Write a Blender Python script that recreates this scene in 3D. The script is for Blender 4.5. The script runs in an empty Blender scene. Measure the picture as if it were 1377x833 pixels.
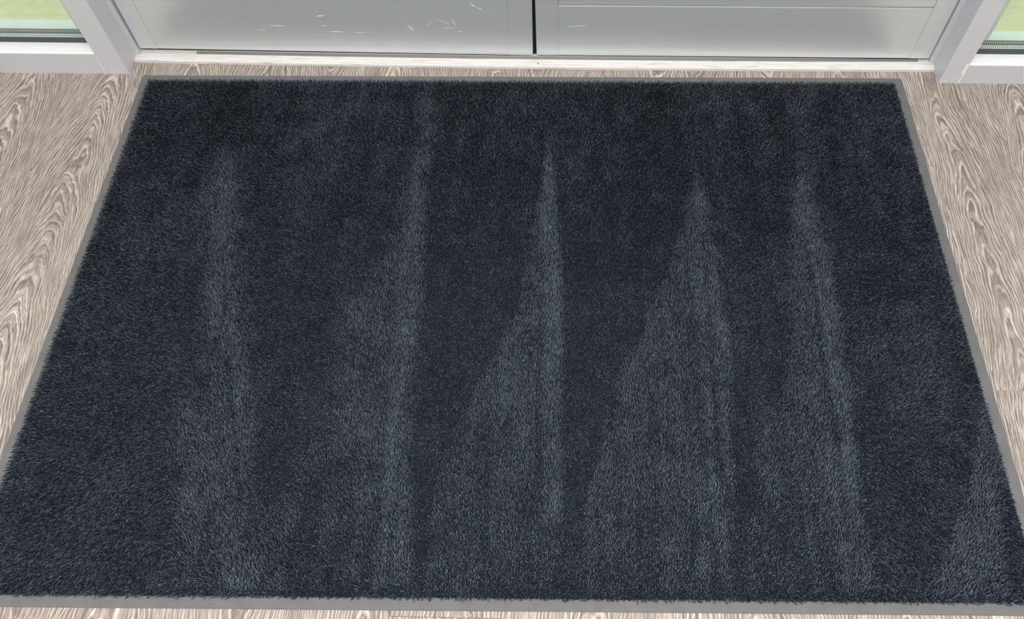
import bpy, bmesh, math, random
import numpy as np
from mathutils import Matrix, Vector

scene = bpy.context.scene
COL = scene.collection
RAD = math.radians

# ------------------------------------------------------------------ camera
cam_data = bpy.data.cameras.new('camera')
cam = bpy.data.objects.new('camera', cam_data)
COL.objects.link(cam)
cam_data.sensor_fit = 'HORIZONTAL'
cam_data.sensor_width = 36.0
cam_data.lens = 36.0 * 1086.053 / 1377.0
cam_data.shift_x = (688.5 - 742.8) / 1377.0
cam_data.shift_y = (417.985 - 416.5) / 1377.0
cam_data.clip_start = 0.01
p_, r_, y_ = 1.04041407, 0.00577476, -0.02364512
fw = Vector((math.sin(y_) * math.cos(p_), math.cos(y_) * math.cos(p_), -math.sin(p_)))
rt = Vector((math.cos(y_), -math.sin(y_), 0))
dn = fw.cross(rt)
rt2 = math.cos(r_) * rt + math.sin(r_) * dn
dn2 = -math.sin(r_) * rt + math.cos(r_) * dn
m3 = Matrix((rt2, -dn2, -fw)).transposed()
cam.matrix_world = Matrix.Translation((0.0995792, -0.8429107, 1.3737080)) @ m3.to_4x4()
scene.camera = cam

# ------------------------------------------------------------------ light
world = bpy.data.worlds.new('sky')
scene.world = world
world.use_nodes = True
wn = world.node_tree
bg = wn.nodes['Background']
sky = wn.nodes.new('ShaderNodeTexSky')
sky.sky_type = 'NISHITA'
sky.sun_disc = False
sky.sun_elevation = RAD(48)
sky.sun_rotation = RAD(160)
sky.air_density = 1.0
sky.dust_density = 4.0
hs = wn.nodes.new('ShaderNodeHueSaturation')        # a pale overcast sky
hs.inputs['Saturation'].default_value = 0.35
wn.links.new(sky.outputs[0], hs.inputs['Color'])
wn.links.new(hs.outputs[0], bg.inputs['Color'])
bg.inputs['Strength'].default_value = 0.32


def ceiling_lamp(x, y, sx, sy, watts):
    ld = bpy.data.lights.new('ceiling_lamp', 'AREA')
    ld.shape = 'RECTANGLE'
    ld.size, ld.size_y = sx, sy
    ld.energy = watts
    ld.color = (1.0, 0.99, 0.985)
    lo = bpy.data.objects.new('ceiling_lamp', ld)
    lo.location = (x, y, 2.435)
    COL.objects.link(lo)


for lx in (-1.25, 0.1, 1.45):
    ceiling_lamp(lx, -1.25, 1.1, 0.5, 53)

scene.view_settings.view_transform = 'Standard'
scene.view_settings.look = 'None'
scene.view_settings.exposure = 0.0
scene.view_settings.gamma = 1.0
scene.view_settings.use_curve_mapping = False


# ------------------------------------------------------------------ helpers
def lin(r, g, b):
    f = lambda c: (c / 255 / 12.92) if c / 255 <= 0.04045 else ((c / 255 + 0.055) / 1.055) ** 2.4
    return (f(r), f(g), f(b), 1.0)


class Nodes:
    """short writing of node trees"""
    def __init__(self, name):
        self.m = bpy.data.materials.new(name)
        self.m.use_nodes = True
        self.t = self.m.node_tree
        self.b = self.t.nodes['Principled BSDF']
        self.out = self.t.nodes['Material Output']

    def new(self, typ, **kw):
        n = self.t.nodes.new(typ)
        for k, v in kw.items():
            setattr(n, k, v)
        return n

    def put(self, sock, v):
        if isinstance(v, bpy.types.NodeSocket):
            self.t.links.new(v, sock)
        else:
            sock.default_value = v

    def math(self, op, a, b=None, c=None, clamp=False):
        n = self.new('ShaderNodeMath', operation=op, use_clamp=clamp)
        for i, v in enumerate((a, b, c)):
            if v is not None:
                self.put(n.inputs[i], v)
        return n.outputs[0]

    def vec(self, op, a, b):
        n = self.new('ShaderNodeVectorMath', operation=op)
        self.put(n.inputs[0], a)
        self.put(n.inputs[1], b)
        return n.outputs[0]

    def comb(self, x, y, z=0.0):
        n = self.new('ShaderNodeCombineXYZ')
        for i, v in enumerate((x, y, z)):
            self.put(n.inputs[i], v)
        return n.outputs[0]

    def noise(self, v, scale, detail=2.0, rough=0.5):
        n = self.new('ShaderNodeTexNoise')
        self.put(n.inputs['Vector'], v)
        n.inputs['Scale'].default_value = scale
        n.inputs['Detail'].default_value = detail
        n.inputs['Roughness'].default_value = rough
        return n.outputs[0]

    def ramp(self, v, a, b, lo=0.0, hi=1.0, smooth=False):
        n = self.new('ShaderNodeMapRange')
        if smooth:
            n.interpolation_type = 'SMOOTHSTEP'
        self.put(n.inputs[0], v)
        for i, q in enumerate((a, b, lo, hi)):
            n.inputs[i + 1].default_value = q
        return n.outputs[0]

    def mix(self, f, a, b, mode='MIX'):
        n = self.new('ShaderNodeMix', data_type='RGBA', blend_type=mode)
        self.put(n.inputs[0], f)
        self.put(n.inputs[6], a)
        self.put(n.inputs[7], b)
        return n.outputs[2]

    def bump(self, h, strength, dist):
        n = self.new('ShaderNodeBump')
        n.inputs['Strength'].default_value = strength
        n.inputs['Distance'].default_value = dist
        self.put(n.inputs['Height'], h)
        self.put(self.b.inputs['Normal'], n.outputs[0])

    def set(self, **kw):
        for k, v in kw.items():
            self.put(self.b.inputs[k.replace('_', ' ')], v)


def build(name, bm, mat, parent=None, smooth=False):
    me = bpy.data.meshes.new(name)
    bmesh.ops.recalc_face_normals(bm, faces=bm.faces)
    bm.to_mesh(me)
    bm.free()
    me.materials.append(mat)
    if smooth:
        for p in me.polygons:
            p.use_smooth = True
    o = bpy.data.objects.new(name, me)
    COL.objects.link(o)
    if parent:
        o.parent = parent
    return o


def empty(name, loc=(0, 0, 0), rz=0.0):
    o = bpy.data.objects.new(name, None)
    o.empty_display_size = 0.1
    o.location = loc
    o.rotation_euler = (0, 0, rz)
    COL.objects.link(o)
    return o


def tag(o, label=None, cat=None, group=None, kind=None):
    for k, v in (('label', label), ('category', cat), ('group', group), ('kind', kind)):
        if v:
            o[k] = v
    return o


def box(bm, x0, x1, y0, y1, z0, z1, bev=0.0):
    r = bmesh.ops.create_cube(bm, size=1.0)
    vs = r['verts']
    for v in vs:
        v.co = Vector(((x0 + x1) / 2 + v.co.x * (x1 - x0), (y0 + y1) / 2 + v.co.y * (y1 - y0), (z0 + z1) / 2 + v.co.z * (z1 - z0)))
    if bev:
        es = list({e for v in vs for e in v.link_edges})
        bmesh.ops.bevel(bm, geom=es, offset=bev, segments=2, profile=0.5, affect='EDGES')
    return bm


def B(x0, x1, y0, y1, z0, z1, bev=0.0):
    return box(bmesh.new(), x0, x1, y0, y1, z0, z1, bev)


def extrude_x(profile, xs, bow=None):
    """closed (y, z) outline carried along the xs; bow(x) shifts it in y"""
    bm = bmesh.new()
    rings = []
    for x in xs:
        d = bow(x) if bow else 0.0
        rings.append([bm.verts.new((x, y + d, z)) for y, z in profile])
    n = len(profile)
    for a, b in zip(rings, rings[1:]):
        for i in range(n):
            bm.faces.new((a[i], a[(i + 1) % n], b[(i + 1) % n], b[i]))
    bm.faces.new(rings[0])
    bm.faces.new(rings[-1])
    return bm


def extrude_z(outline, z0, z1):
    bm = bmesh.new()
    a = [bm.verts.new((x, y, z0)) for x, y in outline]
    b = [bm.verts.new((x, y, z1)) for x, y in outline]
    n = len(a)
    for i in range(n):
        bm.faces.new((a[i], a[(i + 1) % n], b[(i + 1) % n], b[i]))
    bm.faces.new(a)
    bm.faces.new(b)
    return bm


# ------------------------------------------------------------------ materials
def oak_material():
    N = Nodes('limed_oak_plank')
    P = N.new('ShaderNodeTexCoord').outputs['Object']
    sep = N.new('ShaderNodeSeparateXYZ')
    N.put(sep.inputs[0], P)
    x, y = sep.outputs[0], sep.outputs[1]

    def prop(n):
        return N.new('ShaderNodeAttribute', attribute_type='OBJECT', attribute_name=n).outputs['Fac']
    seed, u0, v0, arch = prop('seed'), prop('figure_centre'), prop('figure_start'), prop('figure_slope')
    S = N.comb(N.math('MULTIPLY', seed, 7.31), N.math('MULTIPLY', seed, 13.7), seed)
    Q = N.vec('ADD', P, S)
    lo = N.math('SUBTRACT', N.noise(N.vec('MULTIPLY', Q, (5, 2.2, 1)), 1.0, 1.0), 0.5)
    lo2 = N.math('SUBTRACT', N.noise(N.vec('MULTIPLY', Q, (9, 4.0, 1)), 1.7, 1.0), 0.5)
    mid = N.math('SUBTRACT', N.noise(N.vec('MULTIPLY', Q, (60, 13, 1)), 1.0, 2.0), 0.5)
    fine = N.math('SUBTRACT', N.noise(N.vec('MULTIPLY', Q, (260, 55, 1)), 1.0, 2.0), 0.5)
    u = N.math('ADD', N.math('SUBTRACT', x, u0), N.math('MULTIPLY', lo, 0.055))
    w = N.math('MULTIPLY', N.math('SUBTRACT', y, v0), arch)
    w = N.math('ADD', w, N.math('MULTIPLY', lo2, 0.022))
    w = N.math('ADD', w, N.math('MULTIPLY', mid, 0.006))
    # pointed cathedral arches: lines of equal (softened |u| + w)
    rr = N.math('ADD', N.math('SQRT', N.math('ADD', N.math('MULTIPLY', u, u), 0.0007)), w)
    rr = N.math('ADD', rr, 1.0)
    rr = N.math('ADD', rr, N.math('MULTIPLY', fine, 0.0020))
    ph = N.math('MULTIPLY', rr, 190.0)
    ph = N.math('ADD', ph, N.math('MULTIPLY', mid, 0.35))
    fr = N.math('FRACT', ph)
    cell = N.math('FLOOR', ph)
    # every ring has a strength of its own, and fades along its length
    ringv = N.new('ShaderNodeTexWhiteNoise', noise_dimensions='1D')
    N.put(ringv.inputs['W'], N.math('ADD', cell, N.math('MULTIPLY', seed, 17.0)))
    vein = N.math('MULTIPLY', N.ramp(fr, 0.0, 0.10, 0, 1, True), N.ramp(fr, 0.12, 0.34, 1, 0, True))
    brk = N.ramp(N.noise(N.vec('MULTIPLY', Q, (50, 9, 1)), 1.0, 3.0), 0.34, 0.56, 0.40, 1.0, True)
    vein = N.math('MULTIPLY', N.math('MULTIPLY', vein, brk), N.ramp(ringv.outputs[0], 0, 1, 0.35, 1.0))
    dark = N.math('MULTIPLY', N.ramp(fr, 0.55, 0.86, 0, 1, True), N.ramp(fr, 0.92, 1.0, 1, 0))
    # fibres follow the ring lines
    fib = N.noise(N.comb(N.math('MULTIPLY', N.math('ADD', x, N.math('MULTIPLY', lo, 0.05)), 620.0), N.math('MULTIPLY', y, 16.0), seed), 1.0, 2.0, 0.6)
    pore = N.noise(N.comb(N.math('MULTIPLY', rr, 520.0), N.math('MULTIPLY', y, 22.0), N.math('ADD', seed, 3.0)), 1.0, 2.0, 0.65)
    tone = N.noise(N.vec('MULTIPLY', Q, (14, 2.0, 1)), 1.0, 2.0)
    base = N.mix(N.ramp(tone, 0.3, 0.7), OAK['dark'], OAK['mid'])
    base = N.mix(N.math('MULTIPLY', dark, 0.55), base, OAK['line'])
    base = N.mix(N.ramp(pore, 0.52, 0.64, 0.0, 0.8), base, OAK['pale'])
    base = N.mix(N.ramp(pore, 0.30, 0.43, 0.65, 0.0), base, OAK['line'])
    base = N.mix(N.ramp(fib, 0.53, 0.66, 0.0, 0.45), base, OAK['pale'])
    base = N.mix(N.ramp(fib, 0.32, 0.44, 0.5, 0.0), base, OAK['line'])
    base = N.mix(N.math('MULTIPLY', vein, 0.78), base, OAK['vein'])
    N.set(Base_Color=base, Roughness=0.55)
    N.b.inputs['Specular IOR Level'].default_value = 0.25
    N.bump(N.math('SUBTRACT', N.math('MULTIPLY', vein, 0.3), N.math('MULTIPLY', fib, 0.6)), 0.25, 0.0006)
    return N.m


OAK = dict(dark=lin(129, 118, 110), mid=lin(148, 137, 128), pale=lin(184, 173, 163), line=lin(92, 82, 76), vein=lin(224, 214, 203))


def metal_material(name, rgb, metallic=0.45, rough=0.38, grain=0.02, dirt=0.0):
    N = Nodes(name)
    P = N.new('ShaderNodeTexCoord').outputs['Object']
    g = N.noise(N.vec('MULTIPLY', P, (3, 60, 420)), 1.0, 3.0)
    c = N.mix(N.ramp(g, 0.3, 0.7), tuple(v * 0.95 for v in rgb[:3]) + (1,), rgb)
    if dirt:
        d = N.noise(N.vec('MULTIPLY', P, (14, 260, 120)), 1.0, 4.0, 0.65)
        c = N.mix(N.ramp(d, 0.52, 0.72, 0, dirt), c, lin(150, 140, 130))
    N.set(Base_Color=c, Metallic=metallic, Roughness=N.ramp(g, 0.3, 0.7, rough - 0.04, rough + 0.05))
    N.bump(g, grain, 0.001)
    return N.m


def plain(name, rgb, rough=0.6, spec=0.4):
    N = Nodes(name)
    N.set(Base_Color=rgb, Roughness=rough)
    N.b.inputs['Specular IOR Level'].default_value = spec
    return N.m


def glass_material():
    N = Nodes('green_tinted_glass')
    tr = N.new('ShaderNodeBsdfTransparent')
    tr.inputs[0].default_value = (0.965, 0.990, 0.964, 1)
    gl = N.new('ShaderNodeBsdfGlossy')
    gl.inputs['Roughness'].default_value = 0.02
    lw = N.new('ShaderNodeLayerWeight')
    fr = N.math('MULTIPLY_ADD', N.math('POWER', lw.outputs['Facing'], 5.0), 0.9, 0.04)
    mx = N.new('ShaderNodeMixShader')
    N.put(mx.inputs[0], fr)
    N.put(mx.inputs[1], tr.outputs[0])
    N.put(mx.inputs[2], gl.outputs[0])
    N.put(N.out.inputs[0], mx.outputs[0])
    return N.m


def rubber_material():
    N = Nodes('grey_rubber_border')
    P = N.new('ShaderNodeTexCoord').outputs['Object']
    sep = N.new('ShaderNodeSeparateXYZ')
    N.put(sep.inputs[0], P)
    # fine twill imprint in the rubber
    a = N.math('SINE', N.math('MULTIPLY', N.math('ADD', sep.outputs[0], sep.outputs[1]), 1500.0))
    b = N.math('SINE', N.math('MULTIPLY', N.math('SUBTRACT', sep.outputs[0], sep.outputs[1]), 1500.0))
    t = N.math('MULTIPLY', a, b)
    n = N.noise(P, 30.0, 3.0)
    c = N.mix(N.ramp(n, 0.3, 0.7), lin(72, 73, 73), lin(86, 86, 86))
    c = N.mix(N.ramp(t, -1, 1, 0.0, 0.5), c, lin(142, 140, 140))
    N.set(Base_Color=c, Roughness=0.6)
    N.b.inputs['Specular IOR Level'].default_value = 0.3
    N.bump(t, 0.3, 0.0005)
    return N.m


def pile_material():
    N = Nodes('slate_pile_yarn')
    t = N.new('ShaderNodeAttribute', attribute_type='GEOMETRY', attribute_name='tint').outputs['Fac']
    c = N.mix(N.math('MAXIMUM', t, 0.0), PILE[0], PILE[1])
    N.set(Base_Color=c, Roughness=0.85)
    N.b.inputs['Specular IOR Level'].default_value = 0.06
    return N.m


PILE = (lin(30, 36, 44), lin(107, 115, 126))


def paving_material():
    N = Nodes('sandy_concrete')
    P = N.new('ShaderNodeTexCoord').outputs['Object']
    a = N.noise(P, 190.0, 3.0, 0.6)
    b = N.noise(P, 40.0, 3.0)
    c = N.mix(N.ramp(b, 0.3, 0.7), lin(226, 222, 176), lin(238, 233, 190))
    c = N.mix(N.ramp(a, 0.58, 0.70, 0, 0.6), c, lin(182, 180, 138))
    N.set(Base_Color=c, Roughness=0.9)
    N.bump(a, 0.3, 0.002)
    return N.m


M_OAK = oak_material()
M_PANEL = metal_material('brushed_grey_aluminium', lin(224, 229, 231), 0.57, 0.33, 0.006)
M_FRAME = metal_material('satin_grey_aluminium', lin(206, 207, 212), 0.2, 0.45, 0.01)
M_SILL_LIT = metal_material('lit_aluminium_sill_top', lin(240, 241, 240), 0.1, 0.4, 0.01)  # frame aluminium lightened as if lit from above
M_THRESH = metal_material('worn_pale_aluminium', lin(216, 213, 209), 0.05, 0.5, 0.02, 0.6)
M_BLACK = plain('black_gasket_rubber', lin(26, 26, 28), 0.6, 0.3)
M_GASKET = plain('dark_grey_gasket', lin(66, 70, 76), 0.5, 0.4)
M_GREY = plain('mid_grey', lin(128, 126, 126), 0.6, 0.3)
M_SPACER = plain('pale_spacer_metal', lin(232, 238, 238), 0.4, 0.5)
M_MINT = plain('white_outer_sill', lin(236, 240, 236), 0.6, 0.3)
M_GLASS = glass_material()
M_RUBBER = rubber_material()
M_PILE = pile_material()
M_PAVE = paving_material()
M_WALL = plain('white_wall_paint', lin(205, 204, 202), 0.8, 0.2)
M_SCUFF = plain('bright_bare_scratch', lin(232, 234, 234), 0.5, 0.4)
M_CAULK = plain('white_sealant', lin(228, 224, 221), 0.7, 0.2)
M_CONC = plain('grey_screed', lin(120, 116, 110), 0.9, 0.1)

YF = 0.5988          # front of the mullions
YD = 0.662           # face of the door leaves
XL0, XL1 = -0.994, -0.9385
XR0, XR1 = 0.9775, 1.0268
ROOM = (-3.2, 3.2, -4.6, 2.45)

# ------------------------------------------------------------------ room shell
floor = build('floor', B(ROOM[0], ROOM[1], ROOM[2], 0.76, -0.06, -0.0045), M_CONC)
tag(floor, 'grey-brown limed oak plank floor under the dark mat', 'floor', kind='structure')
for nm, b_, lab in (
        ('wall_left', (-3.3, -3.2, -4.7, 0.8, -0.06, 2.5), 'plain white side wall on the left'),
        ('wall_right', (3.2, 3.3, -4.7, 0.8, -0.06, 2.5), 'plain white side wall on the right'),
        ('wall_back', (-3.2, 3.2, -4.7, -4.6, -0.06, 2.5), 'plain white wall facing the doors'),
        ('wall_front', (-3.2, 3.2, 0.60, 0.74, 2.3, 2.5), 'plain white wall strip above the doors'),
        ('ceiling', (-3.3, 3.3, -4.7, 0.8, 2.45, 2.55), 'plain white ceiling over the entrance')):
    tag(build(nm, B(*b_), M_WALL), lab, nm.split('_')[0], kind='structure')

# ------------------------------------------------------------------ floor planks
PW, GAP, X00 = 0.1805, 0.0004, -1.0750
rng = random.Random(5)
plank_mesh = {}


def plank(x0, y0, y1, props):
    w = PW - GAP
    L = round(y1 - y0 - GAP, 4)
    if L not in plank_mesh:
        bm = bmesh.new()
        hx, hy, c = w / 2, L / 2, 0.0007
        lo = [bm.verts.new(p) for p in ((-hx, -hy, -0.0045), (hx, -hy, -0.0045), (hx, hy, -0.0045), (-hx, hy, -0.0045))]
        md = [bm.verts.new(p) for p in ((-hx, -hy, -0.0004), (hx, -hy, -0.0004), (hx, hy, -0.0004), (-hx, hy, -0.0004))]
        hi = [bm.verts.new(p) for p in ((c - hx, c - hy, 0), (hx - c, c - hy, 0), (hx - c, hy - c, 0), (c - hx, hy - c, 0))]
        for a, b in ((lo, md), (md, hi)):
            for i in range(4):
                bm.faces.new((a[i], a[(i + 1) % 4], b[(i + 1) % 4], b[i]))
        bm.faces.new(hi)
        bm.faces.new(lo[::-1])
        me = bpy.data.meshes.new('plank')
        bm.to_mesh(me)
        bm.free()
        me.materials.append(M_OAK)
        plank_mesh[L] = me
    o = bpy.data.objects.new('plank', plank_mesh[L])
    o.location = (x0 + PW / 2, (y0 + y1) / 2, 0)
    for k, v in props.items():
        o[k] = float(v)
    COL.objects.link(o)
    o.parent = floor


YEND = 0.72
# per column: where an end joint lies, and (for the boards seen best) the figure of the board
joint_at = {0: -0.45, -1: -0.30, 11: -0.196, 12: 0.9 - 1.22 * 1.2}
figure = {0: dict(seed=2.3, figure_centre=0.006, figure_start=-0.55, figure_slope=0.15),
          -1: dict(seed=6.1, figure_centre=-0.016, figure_start=-0.55, figure_slope=0.10),
          11: dict(seed=9.4, figure_centre=-0.03, figure_start=-0.75, figure_slope=0.07)}
for k in range(-12, 24):
    x0 = X00 + PW * k
    if x0 < ROOM[0] or x0 + PW > ROOM[1]:
        continue
    j = joint_at.get(k, -0.05 - rng.random() * 1.2)
    while j < YEND - 1.22:
        j += 1.22
    first = True
    y1, y0 = YEND, j
    if y1 - y0 < 0.05:
        y0 -= 1.22
    while y1 > ROOM[2] + 0.02:
        y0c = max(y0, ROOM[2])
        pr = dict(seed=rng.random() * 20, figure_centre=rng.uniform(-0.07, 0.07), figure_start=rng.uniform(-0.9, 0.5), figure_slope=rng.choice((-1, 1)) * rng.uniform(0.04, 0.14))
        if first and k in figure:
            pr = figure[k]
        plank(x0, y0c, y1, pr)
        first = False
        y1, y0 = y0c, y0c - 1.22

# ------------------------------------------------------------------ mullions with the door jambs
def mullion(name, x0, x1, side, label):
    """side = +1: the doors lie towards +x"""
    root = empty(name, ((x0 + x1) / 2, 0.64, 0))
    tag(root, label, 'door frame', kind='structure')
    cx, cy = root.location.x, root.location.y
    bm = B(x0 - cx, x1 - cx, YF - cy, 0.664 - cy, 0.0, 2.3, 0.0009)
    build('post', bm, M_FRAME, root)
    inner = x1 if side > 0 else x0
    j0, j1 = sorted((inner - side * 0.002, inner + side * 0.0128))
    build('jamb_stop', B(j0 - cx, j1 - cx, 0.656 - cy, 0.70 - cy, 0.0115, 2.3, 0.0006), M_FRAME, root)
    r0, r1 = sorted((inner - side * 0.002, inner + side * 0.030))
    build('weather_seal', B(r0 - cx, r1 - cx, 0.708 - cy, 0.718 - cy, 0.012, 2.3), M_BLACK, root)
    # the half of the post outside the glass stands a little wider
    outer = x0 if side > 0 else x1
    o0, o1 = sorted((outer - side * (0.0725 if side > 0 else 0.068), inner))
    build('outer_cap', B(o0 - cx, o1 - cx, 0.690 - cy, 0.722 - cy, 0.02, 2.3, 0.001), M_MINT, root)
    return root


ML = mullion('trim_1', XL0, XL1, 1, 'grey aluminium post left of the double doors')
MR = mullion('trim_2', XR0, XR1, -1, 'grey aluminium post right of the double doors')
# sealant in the seam between post and sill
bm = bmesh.new()
vs = [(XL0 - 0.0030, 0.5975, 0.0), (XL0 - 0.0004, 0.5975, 0.0), (XL0 + 0.0006, 0.5975, 0.066), (XL0 - 0.0002, 0.5975, 0.066)]
f_ = [bm.verts.new(v) for v in vs]
k_ = [bm.verts.new((v[0], 0.601, v[2])) for v in vs]
bm.faces.new(f_)
for i in range(4):
    bm.faces.new((f_[i], f_[(i + 1) % 4], k_[(i + 1) % 4], k_[i]))
o = build('sealant_bead', bm, M_CAULK)
o.parent = ML
o.matrix_parent_inverse = Matrix.Translation(-ML.location)
bm = bmesh.new()
rq = random.Random(3)
left_e, right_e = [], []
for i in range(15):
    z = 0.062 * i / 14
    wdt = 0.002 + 0.004 * rq.random() + (0.006 * rq.random() if z > 0.03 else 0)
    right_e.append((XR1 - 0.0008, z))
    left_e.append((XR1 - 0.0008 - wdt, z))
for i in range(14):
    q = [left_e[i], right_e[i], right_e[i + 1], left_e[i + 1]]
    bm.faces.new([bm.verts.new((a, YF - 0.0003, b)) for a, b in q])
for i in range(6):       # chips at the inner foot of the post
    xx, zz = XR0 + 0.002 + rq.random() * 0.012, rq.random() * 0.012
    bm.faces.new([bm.verts.new((xx + dx, YF - 0.0003, zz + dz)) for dx, dz in ((0, 0), (0.003, 0.001), (0.004, 0.004), (0.001, 0.003))])
o = build('paint_chips', bm, M_CAULK)
tag(o, 'whitish chipped sealant at the foot', kind='stuff')
o.parent = MR
o.matrix_parent_inverse = Matrix.Translation(-MR.location)

# ------------------------------------------------------------------ threshold
def bow(x):
    return -0.0075 * (1 - ((x - 0.08) / 1.02) ** 2)


xs = [XL1 + 0.0005 + (XR0 - XL1 - 0.001) * i / 24 for i in range(25)]
th = empty('trim_3', (0, 0.66, 0))
tag(th, 'pale worn aluminium threshold strip under the double doors', 'threshold', kind='structure')
prof = [(0.6390, 0.0), (0.6390, 0.0062), (0.6396, 0.0070), (0.6440, 0.0078), (0.6446, 0.0072), (0.6454, 0.0072), (0.6460, 0.0084), (0.6510, 0.0093), (0.6514, 0.0088), (0.6522, 0.0088), (0.6526, 0.0098),
        (0.6600, 0.0108), (0.7300, 0.0108), (0.7300, 0.0)]
prof = [(y - 0.66, z) for y, z in prof]
build('saddle', extrude_x(prof, xs, bow), M_THRESH, th)
xs2 = [-0.79 + 1.73 * i / 20 for i in range(21)]
build('grey_strip', extrude_x([(0.0005, 0.010), (0.0005, 0.0116), (0.009, 0.0122), (0.009, 0.010)], xs2, bow), M_GREY, th)  # grey strip along the saddle in front of the leaves
bm = bmesh.new()
bmesh.ops.create_cone(bm, cap_ends=True, segments=12, radius1=0.0022, radius2=0.0018, depth=0.0012, matrix=Matrix.Translation((0.034, -0.0185, 0.0092)))
build('screw', bm, M_GREY, th)

# ------------------------------------------------------------------ door leaves
def leaf(name, xa, xb, za, zb, seam_a, seam_b, rail_h, label, meet):
    """bottom edge runs from (xa, za) to (xb, zb); a slight sag tilts the leaf"""
    ang = math.atan2(zb - za, xb - xa)
    root = empty(name, (xa, YD, za))
    root.rotation_euler = (0, -ang, 0)
    tag(root, label, 'door', kind='structure')
    W = math.hypot(xb - xa, zb - za)
    H, T = 2.08, 0.045
    sa, sb = seam_a, W - seam_b
    build('stile', B(0, sa - 0.0002, 0, T, 0, H, 0.0005), M_PANEL, root)
    build('stile', B(sb + 0.0002, W, 0, T, 0, H, 0.0005), M_PANEL, root)
    build('kick_rail', B(sa, sb, 0.0004, T, 0, rail_h, 0.0008), M_PANEL, root)
    # groove, then the glazing bead above the rail
    build('groove_strip', B(sa + 0.0003, sb - 0.0003, 0.004, T - 0.004, rail_h, rail_h + 0.004), M_GREY, root)
    build('glazing_bead', B(sa + 0.0003, sb - 0.0003, 0.0006, T, rail_h + 0.0035, rail_h + 0.075, 0.0012), M_PANEL, root)
    build('top_rail', B(sa + 0.0003, sb - 0.0003, 0, T, H - 0.12, H, 0.0008), M_PANEL, root)
    build('glass_pane', B(sa - 0.008, sb + 0.008, 0.018, 0.026, rail_h + 0.065, H - 0.11), M_GLASS, root)
    return root


DL = leaf('door_1', -0.9218, 0.0205, 0.0236, 0.0140, 0.0420, 0.0560, 0.235, 'left grey aluminium door leaf with scratched kick rail', 1)
DR = leaf('door_2', 0.0302, 0.9625, 0.0150, 0.0184, 0.0515, 0.0455, 0.1425, 'right grey aluminium door leaf with grooved kick rail', -1)
# black brush seal in the meeting gap, fixed to the left leaf
build('brush_seal', B(0.9412, 0.9530, 0.010, 0.030, -0.0034, 2.08), M_BLACK, DL)
build('dark_gap_strip', B(0.003, 0.9385, 0.0015, 0.030, -0.0022, 0.001), M_BLACK, DL)  # black strip standing in for the dark gap under the leaf
build('dark_gap_strip', B(0.004, 0.928, 0.0015, 0.030, -0.0022, 0.001), M_BLACK, DR)


def scratches(leaf_obj, segs):
    bm = bmesh.new()
    inv = leaf_obj.matrix_basis.inverted()
    for (x0, z0), (x1, z1), w in segs:
        a, b = inv @ Vector((x0, YD, z0)), inv @ Vector((x1, YD, z1))
        d = (b - a).normalized()
        n = Vector((-d.z, 0, d.x)) * w
        q = [a, a.lerp(b, .35) + n, b, a.lerp(b, .6) - n]
        bm.faces.new([bm.verts.new((v.x, -0.00025, v.z)) for v in q])
    o = build('scratches', bm, M_SCUFF, leaf_obj)
    tag(o, 'bright bare scratches', kind='stuff')


W1, W2 = 0.0008, 0.0013
scratches(DL, [((-0.4727, 0.1228), (-0.4533, 0.1251), W2), ((-0.4676, 0.0956), (-0.4537, 0.0957), W1), ((-0.4576, 0.0796), (-0.4125, 0.0791), W1), ((-0.45, 0.0678), (-0.436, 0.068), W1),
               ((-0.5923, 0.095), (-0.5474, 0.0945), W1), ((-0.1183, 0.1617), (-0.1030, 0.1530), W2), ((-0.1030, 0.1530), (-0.088, 0.144), W1), ((-0.2683, 0.1002), (-0.2554, 0.0833), W1),
               ((-0.2640, 0.1000), (-0.2530, 0.0850), W1), ((-0.2036, 0.122), (-0.165, 0.1016), 0.0005), ((-0.1988, 0.0926), (-0.1487, 0.0933), 0.0005), ((-0.1533, 0.0825), (-0.1427, 0.0848), W1),
               ((-0.2247, 0.0923), (-0.2039, 0.1199), 0.0004), ((-0.1629, 0.1204), (-0.1534, 0.0975), W1), ((-0.620, 0.082), (-0.600, 0.083), W1), ((-0.40, 0.078), (-0.36, 0.078), 0.0005)])
scratches(DR, [((0.1007, 0.0997), (0.125, 0.1033), 0.0006), ((0.120, 0.1028), (0.1484, 0.1045), 0.0006)])

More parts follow.
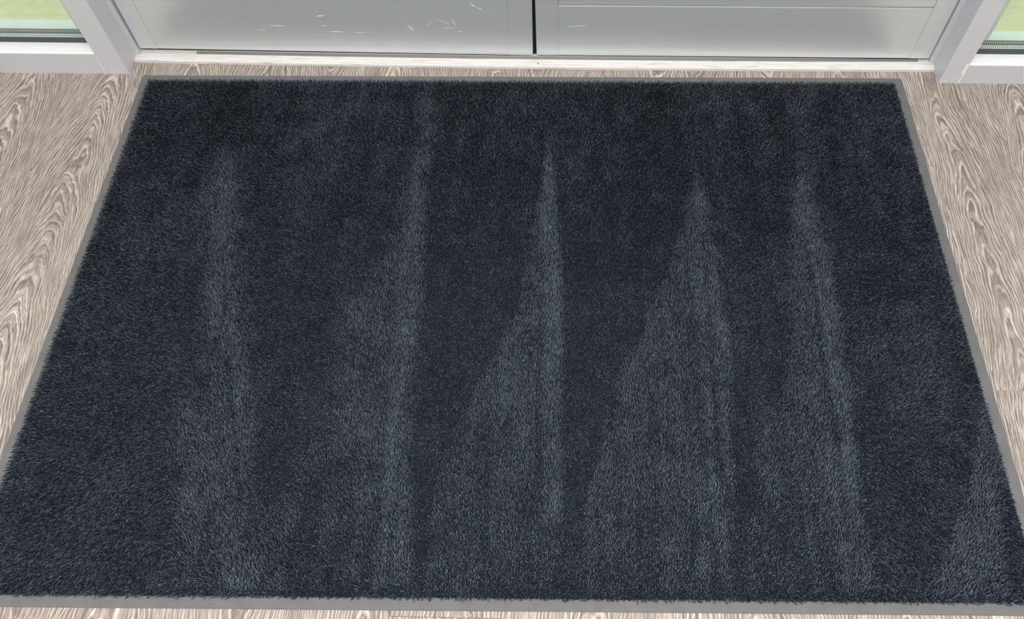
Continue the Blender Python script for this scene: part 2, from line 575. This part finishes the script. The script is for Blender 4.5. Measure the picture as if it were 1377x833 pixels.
# ------------------------------------------------------------------ side windows
def side_window(name, x0, x1, zt, label):
    root = empty(name, ((x0 + x1) / 2, 0.66, 0))
    tag(root, label, 'window', kind='structure')
    cx = root.location.x
    a, b = x0 - cx, x1 - cx
    dy = 0.66
    # sill rail: front face, small lip, flat top up to the gasket
    prof = [(0.6000, 0.0), (0.6000, zt - 0.0035), (0.6006, zt - 0.0012), (0.6030, zt - 0.0006), (0.6040, zt - 0.0014), (0.6050, zt - 0.0006), (0.6380, zt), (0.6380, 0.0)]
    o = build('sill_rail', extrude_x([(y - dy, z) for y, z in prof], [a, b]), M_FRAME, root)
    o.data.materials.append(M_SILL_LIT)
    for p in o.data.polygons:
        if p.normal.z > 0.6:
            p.material_index = 1  # overhead light painted in: upward faces take the brighter copy
    build('inner_gasket', B(a, b, 0.6362 - dy, 0.6395 - dy, zt - 0.002, zt + 0.0138, 0.0008), M_GASKET, root)
    build('glass_pane', B(a, b, 0.6400 - dy, 0.6440 - dy, zt - 0.01, 2.25), M_GLASS, root)
    # spacer bar between the panes with its row of perforations
    build('spacer_bar', B(a, b, 0.6445 - dy, 0.6560 - dy, zt - 0.004, zt + 0.0085), M_SPACER, root)
    bm = bmesh.new()
    near = (lambda q: q > b - 0.32) if x1 < 0 else (lambda q: q < a + 0.32)
    n = int((b - a) / 0.0046)
    for i in range(n):
        q = a + 0.002 + i * 0.0046
        if near(q):
            box(bm, q, q + 0.0019, 0.6462 - dy, 0.6545 - dy, zt + 0.0080, zt + 0.0090)
    tag(build('spacer_slots', bm, M_GASKET, root), kind='stuff')
    build('glass_pane', B(a, b, 0.6565 - dy, 0.6605 - dy, zt - 0.01, 2.25), M_GLASS, root)
    build('outer_gasket', B(a, b, 0.6615 - dy, 0.6730 - dy, 0.03, zt + 0.0095, 0.001), M_GREY, root)
    prof = [(0.673, 0.0), (0.673, zt - 0.006), (0.7270, zt - 0.010), (0.7290, zt - 0.013), (0.7290, 0.0)]
    build('outer_sill', extrude_x([(y - dy, z) for y, z in prof], [a, b]), M_MINT, root)
    build('head_rail', B(a, b, 0.60 - dy, 0.72 - dy, 2.24, 2.3), M_FRAME, root)
    return root


side_window('window_1', ROOM[0], XL0 - 0.0004, 0.0612, 'left side window with sill brightened on top and black gasket')
side_window('window_2', XR1 + 0.0004, ROOM[1], 0.0565, 'right side window with sill brightened on top and black gasket')
hd = build('trim_4', B(XL1, XR0, YF, 0.72, 2.13, 2.3, 0.001), M_FRAME)
tag(hd, 'grey aluminium head rail above the double doors', 'door frame', kind='structure')

# ------------------------------------------------------------------ paving outside
gr = empty('ground', (0, 0.8, -0.02))
tag(gr, 'sandy speckled concrete paving outside the glass', 'paving', kind='structure')
build('screed', B(-8, 8, -0.06, 12, -0.08, -0.012), M_CONC, gr)
slab_rows = [(-0.055, 0.0267), (0.0277, 0.0917), (0.0927, 0.34), (0.342, 0.80), (0.802, 1.4), (1.402, 3.0), (3.002, 6.0), (6.002, 12.0)]
for r0, r1 in slab_rows:
    for q in range(-4, 4):
        build('paving_slab', B(q * 2.0 + 0.0008, q * 2.0 + 1.9992, r0, r1, -0.03, 0.0, 0.0008), M_PAVE, gr)

# ------------------------------------------------------------------ the mat
MW, MD = 0.9, 0.6039
mat = empty('door_mat', (0, 0, 0), 0.00977)
tag(mat, 'dark slate carpet door mat with grey rubber border on plank floor', 'mat')


def rounded_rect(w, d, r, n=5):
    pts = []
    for cx, cy, a0 in ((w - r, d - r, 0), (r - w, d - r, 90), (r - w, r - d, 180), (w - r, r - d, 270)):
        for i in range(n + 1):
            t = RAD(a0 + 90 * i / n)
            pts.append((cx + r * math.cos(t), cy + r * math.sin(t)))
    return pts


bm = bmesh.new()
rings = []
for ins, z in ((0.0, 0.0003), (0.0, 0.0016), (0.0010, 0.0024), (0.0300, 0.0026)):
    rings.append([bm.verts.new((x, y, z)) for x, y in rounded_rect(MW - ins, MD - ins, max(0.006 - ins * 0.1, 0.002))])
n = len(rings[0])
for a, b in zip(rings, rings[1:]):
    for i in range(n):
        bm.faces.new((a[i], a[(i + 1) % n], b[(i + 1) % n], b[i]))
bm.faces.new(rings[-1])
bm.faces.new(rings[0][::-1])
build('rubber_border', bm, M_RUBBER, mat)

PX0, PX1, PY0, PY1 = -0.8770, 0.8780, -0.5840, 0.5820
# how the pile lies: outlines (metres on the mat) of the vacuumed strokes in which it lies away from the room
STROKE = {
    'streak_a': [(-0.673, 0.392), (-0.644, 0.392), (-0.588, 0.185), (-0.519, -0.101), (-0.478, -0.226), (-0.45, -0.355), (-0.439, -0.461), (-0.419, -0.588), (-0.522, -0.589), (-0.575, -0.449), (-0.595, -0.356), (-0.584, -0.211), (-0.606, -0.051), (-0.65, 0.127), (-0.662, 0.264)],
    'band_a': [(-0.656, 0.37), (-0.605, 0.244), (-0.524, -0.084), (-0.475, -0.241), (-0.45, -0.355), (-0.476, -0.355), (-0.537, -0.18), (-0.603, 0.018), (-0.644, 0.204)],
    'wedge_b': [(-0.225, 0.362), (-0.201, 0.247), (-0.18, -0.014), (-0.168, -0.268), (-0.14, -0.586), (-0.449, -0.588), (-0.414, -0.461), (-0.368, -0.354), (-0.333, -0.24), (-0.327, -0.107), (-0.296, 0.016), (-0.262, 0.133), (-0.24, 0.267)],
    'band_b': [(-0.231, 0.309), (-0.201, 0.247), (-0.18, -0.014), (-0.168, -0.268), (-0.142, -0.568), (-0.21, -0.569), (-0.216, -0.394), (-0.232, -0.209), (-0.234, -0.015), (-0.238, 0.168)],
    'top_b': [(-0.229, 0.592), (-0.201, 0.592), (-0.194, 0.395), (-0.21, 0.309), (-0.226, 0.309), (-0.229, 0.439)],
    'wedge_c': [(0.068, 0.385), (0.082, 0.321), (0.093, 0.151), (0.101, -0.096), (0.107, -0.295), (0.102, -0.457), (0.094, -0.584), (-0.129, -0.586), (-0.125, -0.393), (-0.096, -0.289), (-0.047, -0.192), (0.001, -0.064), (0.032, 0.094), (0.057, 0.29)],
    'band_c': [(0.066, 0.342), (0.082, 0.311), (0.093, 0.151), (0.101, -0.096), (0.107, -0.295), (0.102, -0.457), (0.053, -0.457), (0.054, -0.266), (0.059, -0.063), (0.059, 0.132)],
    'wedge_d': [(0.391, 0.323), (0.405, 0.292), (0.418, 0.097), (0.418, -0.061), (0.409, -0.263), (0.407, -0.441), (0.377, -0.582), (0.103, -0.584), (0.128, -0.475), (0.164, -0.322), (0.204, -0.218), (0.268, -0.059), (0.33, 0.096), (0.365, 0.211)],
    'band_d': [(0.386, 0.302), (0.404, 0.288), (0.418, 0.097), (0.418, -0.061), (0.409, -0.263), (0.404, -0.428), (0.387, -0.54), (0.326, -0.541), (0.355, -0.349), (0.37, -0.142), (0.376, 0.06)],
    'wedge_e': [(0.622, 0.346), (0.633, 0.31), (0.64, 0.117), (0.642, -0.059), (0.627, -0.262), (0.623, -0.427), (0.621, -0.579), (0.395, -0.581), (0.416, -0.441), (0.442, -0.32), (0.502, -0.233), (0.549, -0.076), (0.561, 0.098), (0.584, 0.193)],
    'band_e': [(0.617, 0.293), (0.63, 0.273), (0.64, 0.117), (0.642, -0.059), (0.627, -0.262), (0.623, -0.427), (0.62, -0.562), (0.567, -0.563), (0.583, -0.319), (0.592, -0.092), (0.589, 0.08)],
    'top_e': [(0.641, 0.597), (0.665, 0.597), (0.64, 0.335), (0.612, 0.174), (0.59, 0.173), (0.617, 0.378)],
    'wedge_f': [(0.872, -0.253), (0.868, -0.331), (0.841, -0.476), (0.821, -0.595), (0.68, -0.596), (0.752, -0.483), (0.807, -0.386)],
    'patch_r': [(0.723, -0.008), (0.818, -0.041), (0.809, -0.201), (0.734, -0.231), (0.649, -0.172)],
    'dark_c': [(0.108, -0.266), (0.159, -0.308), (0.126, -0.475), (0.108, -0.475)],
    'dark_d': [(0.424, -0.142), (0.438, -0.263), (0.44, -0.32), (0.412, -0.454), (0.41, -0.375)],
    'dark_b': [(-0.182, -0.065), (-0.068, -0.081), (-0.098, -0.267), (-0.138, -0.353), (-0.157, -0.353)],
    'dark_ef': [(0.646, -0.262), (0.814, -0.345), (0.75, -0.476), (0.679, -0.573), (0.631, -0.574), (0.629, -0.427)],
    'dark_f': [(0.866, -0.372), (0.893, -0.398), (0.864, -0.524), (0.84, -0.5)],
    'dark_tl': [(-0.864, 0.564), (-0.646, 0.565), (-0.624, 0.414), (-0.708, 0.306), (-0.839, 0.369)],
    'dark_l': [(-0.86, -0.386), (-0.652, -0.329), (-0.578, -0.462), (-0.552, -0.589), (-0.8, -0.591)],
    'line_b': [(-0.234, -0.015), (-0.225, -0.015), (-0.217, -0.268), (-0.203, -0.484), (-0.213, -0.484), (-0.228, -0.268)],
    'line_c': [(0.058, 0.113), (0.065, 0.113), (0.064, -0.145), (0.064, -0.378), (0.058, -0.457), (0.051, -0.378), (0.055, -0.145)],
    'line_d': [(0.39, 0.115), (0.399, 0.115), (0.39, -0.142), (0.381, -0.376), (0.379, -0.454), (0.369, -0.454), (0.373, -0.321), (0.379, -0.142)],
    'line_e': [(0.598, 0.098), (0.607, 0.098), (0.601, -0.141), (0.594, -0.374), (0.585, -0.527), (0.575, -0.527), (0.584, -0.374), (0.59, -0.141)],
    'line_a': [(-0.606, 0.108), (-0.597, 0.108), (-0.543, -0.101), (-0.494, -0.27), (-0.449, -0.435), (-0.459, -0.435), (-0.504, -0.27), (-0.555, -0.101)],
    'low_a': [(-0.6, -0.271), (-0.477, -0.27), (-0.449, -0.461), (-0.434, -0.559), (-0.529, -0.56), (-0.577, -0.436)],
}
# (outline, strength, softness in metres)
LAY = [('streak_a', 0.36, 0.045), ('band_a', 0.26, 0.025), ('wedge_b', 0.36, 0.035), ('band_b', 0.36, 0.014), ('top_b', 0.30, 0.03), ('wedge_c', 0.42, 0.012), ('band_c', 0.34, 0.012),
       ('wedge_d', 0.42, 0.014), ('band_d', 0.26, 0.012), ('wedge_e', 0.38, 0.018), ('band_e', 0.30, 0.014), ('top_e', 0.25, 0.03), ('wedge_f', 0.62, 0.014), ('patch_r', 0.22, 0.07),
       ('dark_c', -0.35, 0.016), ('dark_d', -0.40, 0.012), ('dark_b', -0.34, 0.04), ('dark_ef', -0.34, 0.03), ('dark_f', -0.25, 0.016), ('dark_tl', -0.35, 0.06), ('dark_l', -0.28, 0.05),
       ('line_a', -0.25, 0.006), ('line_b', -0.28, 0.006), ('line_c', -0.30, 0.006), ('line_d', -0.30, 0.006), ('line_e', -0.28, 0.006), ('low_a', 0.14, 0.03)]


def signed_distance(px, py, poly):
    d2 = np.full(px.shape, 1e9)
    inside = np.zeros(px.shape, bool)
    m = len(poly)
    for i in range(m):
        ax, ay = poly[i]
        bx, by = poly[(i + 1) % m]
        ex, ey = bx - ax, by - ay
        t = np.clip(((px - ax) * ex + (py - ay) * ey) / (ex * ex + ey * ey + 1e-12), 0, 1)
        d2 = np.minimum(d2, (px - ax - t * ex) ** 2 + (py - ay - t * ey) ** 2)
        cross = ((ay > py) != (by > py)) & (px < (bx - ax) * (py - ay) / (by - ay + 1e-12) + ax)
        inside ^= cross
    d = np.sqrt(d2)
    return np.where(inside, d, -d)


def value_noise(px, py, sx, sy, seed):
    r = np.random.RandomState(seed)
    g = r.rand(256, 256)
    fx, fy = px * sx + 100, py * sy + 100
    ix, iy = np.floor(fx).astype(int), np.floor(fy).astype(int)
    tx, ty = fx - ix, fy - iy
    tx, ty = tx * tx * (3 - 2 * tx), ty * ty * (3 - 2 * ty)
    a, b = g[ix % 256, iy % 256], g[(ix + 1) % 256, iy % 256]
    c, d = g[ix % 256, (iy + 1) % 256], g[(ix + 1) % 256, (iy + 1) % 256]
    return (a * (1 - tx) + b * tx) * (1 - ty) + (c * (1 - tx) + d * tx) * ty - 0.5


def make_pile():
    r = np.random.RandomState(11)
    step = 0.00300
    gx = np.arange(PX0, PX1, step)
    gy = np.arange(PY0, PY1, step)
    X, Y = np.meshgrid(gx, gy)
    X, Y = X.ravel(), Y.ravel()
    X = X + r.normal(0, 0.00035, X.shape)
    Y = Y + r.normal(0, 0.00035, Y.shape)
    n = X.size
    wob = 0.009 * value_noise(X, Y, 9, 7, 1)
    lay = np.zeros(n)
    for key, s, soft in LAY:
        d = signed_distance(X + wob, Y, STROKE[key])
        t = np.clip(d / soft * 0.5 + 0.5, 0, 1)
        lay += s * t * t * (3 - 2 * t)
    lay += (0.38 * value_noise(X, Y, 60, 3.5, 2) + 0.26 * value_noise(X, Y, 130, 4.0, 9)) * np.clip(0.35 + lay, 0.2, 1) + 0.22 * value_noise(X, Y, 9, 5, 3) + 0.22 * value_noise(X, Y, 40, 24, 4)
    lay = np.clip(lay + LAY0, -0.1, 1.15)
    # tilt along y: towards the room (dark) to away from it (light)
    ty = TILT0 + (TILT1 - TILT0) * lay + r.normal(0, 0.16, n)
    tx = r.normal(0, 0.20, n) + 0.25 * value_noise(X, Y, 22, 8, 5)
    # rows at the rim fall outwards over the border
    for dist, ax, sg in ((X - PX0, 0, -1), (PX1 - X, 0, 1), (Y - PY0, 1, -1), (PY1 - Y, 1, 1)):
        e = np.clip(1 - dist / (0.012 * (0.5 + r.rand(n))), 0, 1)
        push = sg * (0.55 + r.normal(0, 0.25, n))
        if ax == 0:
            tx = tx * (1 - e) + push * e
        else:
            ty = ty * (1 - e) + push * e
    h = 0.0088 * (1 + r.normal(0, 0.10, n)) * (1 + 0.12 * value_noise(X, Y, 60, 60, 7))
    stray = r.rand(n) < 0.012
    h = np.where(stray, h * 1.2, h)
    tint = np.clip(0.36 + r.normal(0, 0.19, n) + 0.16 * value_noise(X, Y, 30, 30, 8), 0, 1)
    # pile-lay shading painted into the tint, lighter along the strokes; the cut yarn ends are darker than the yarn's sides
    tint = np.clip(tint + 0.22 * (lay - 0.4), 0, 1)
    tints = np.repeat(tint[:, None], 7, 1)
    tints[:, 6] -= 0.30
    az = r.rand(n) * 2 * np.pi
    lean = np.sqrt(tx * tx + ty * ty) + 1e-9
    lean_c = np.minimum(lean, 1.1)
    dx, dy = tx / lean, ty / lean
    V = np.zeros((n, 7, 3), np.float32)
    for ring, (f, rad, bend) in enumerate(((0.10, 0.00100, 0.02), (0.74, 0.00112, 0.64))):
        ox, oy = dx * np.sin(lean_c) * h * bend, dy * np.sin(lean_c) * h * bend
        oz = 0.0026 + h * f * (1 - (1 - np.cos(lean_c)) * min(1, bend * 1.3))
        for k in range(3):
            a = az + k * 2 * np.pi / 3 + ring * 0.5
            V[:, ring * 3 + k, 0] = X + ox + rad * np.cos(a)
            V[:, ring * 3 + k, 1] = Y + oy + rad * np.sin(a)
            V[:, ring * 3 + k, 2] = oz
    V[:, 6, 0] = X + dx * np.sin(lean_c) * h
    V[:, 6, 1] = Y + dy * np.sin(lean_c) * h
    V[:, 6, 2] = 0.0026 + h * np.cos(lean_c)
    tri = np.array([(0, 1, 4), (0, 4, 3), (1, 2, 5), (1, 5, 4), (2, 0, 3), (2, 3, 5), (3, 4, 6), (4, 5, 6), (5, 3, 6)], np.int64)
    F = (tri[None] + (np.arange(n) * 7)[:, None, None]).reshape(-1, 3)
    # woven ground the tufts stand in
    base = n * 7
    G = np.array([(PX0, PY0, 0.0040), (PX1, PY0, 0.0040), (PX1, PY1, 0.0040), (PX0, PY1, 0.0040), (PX0, PY0, 0.0020), (PX1, PY0, 0.0020), (PX1, PY1, 0.0020), (PX0, PY1, 0.0020)], np.float32)
    q = []
    for a, b, c, d in ((0, 1, 2, 3), (0, 4, 5, 1), (1, 5, 6, 2), (2, 6, 7, 3), (3, 7, 4, 0)):
        q += [(a, b, c), (a, c, d)]
    F = np.concatenate([F, np.array(q) + base]).astype(np.int32)
    P = np.concatenate([V.reshape(-1, 3), G])
    me = bpy.data.meshes.new('pile')
    me.vertices.add(len(P))
    me.vertices.foreach_set('co', P.ravel())
    me.loops.add(F.size)
    me.loops.foreach_set('vertex_index', F.ravel())
    me.polygons.add(len(F))
    me.polygons.foreach_set('loop_start', np.arange(0, F.size, 3, dtype=np.int32))
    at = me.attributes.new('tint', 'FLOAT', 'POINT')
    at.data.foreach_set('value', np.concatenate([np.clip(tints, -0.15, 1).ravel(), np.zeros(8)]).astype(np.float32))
    me.update(calc_edges=True)
    me.materials.append(M_PILE)
    o = bpy.data.objects.new('pile', me)
    COL.objects.link(o)
    o.parent = mat
    tag(o, 'dark slate cut pile with lighter vacuum strokes', kind='stuff')


LAY0 = 0.09
TILT0, TILT1 = -0.48, 0.75
make_pile()
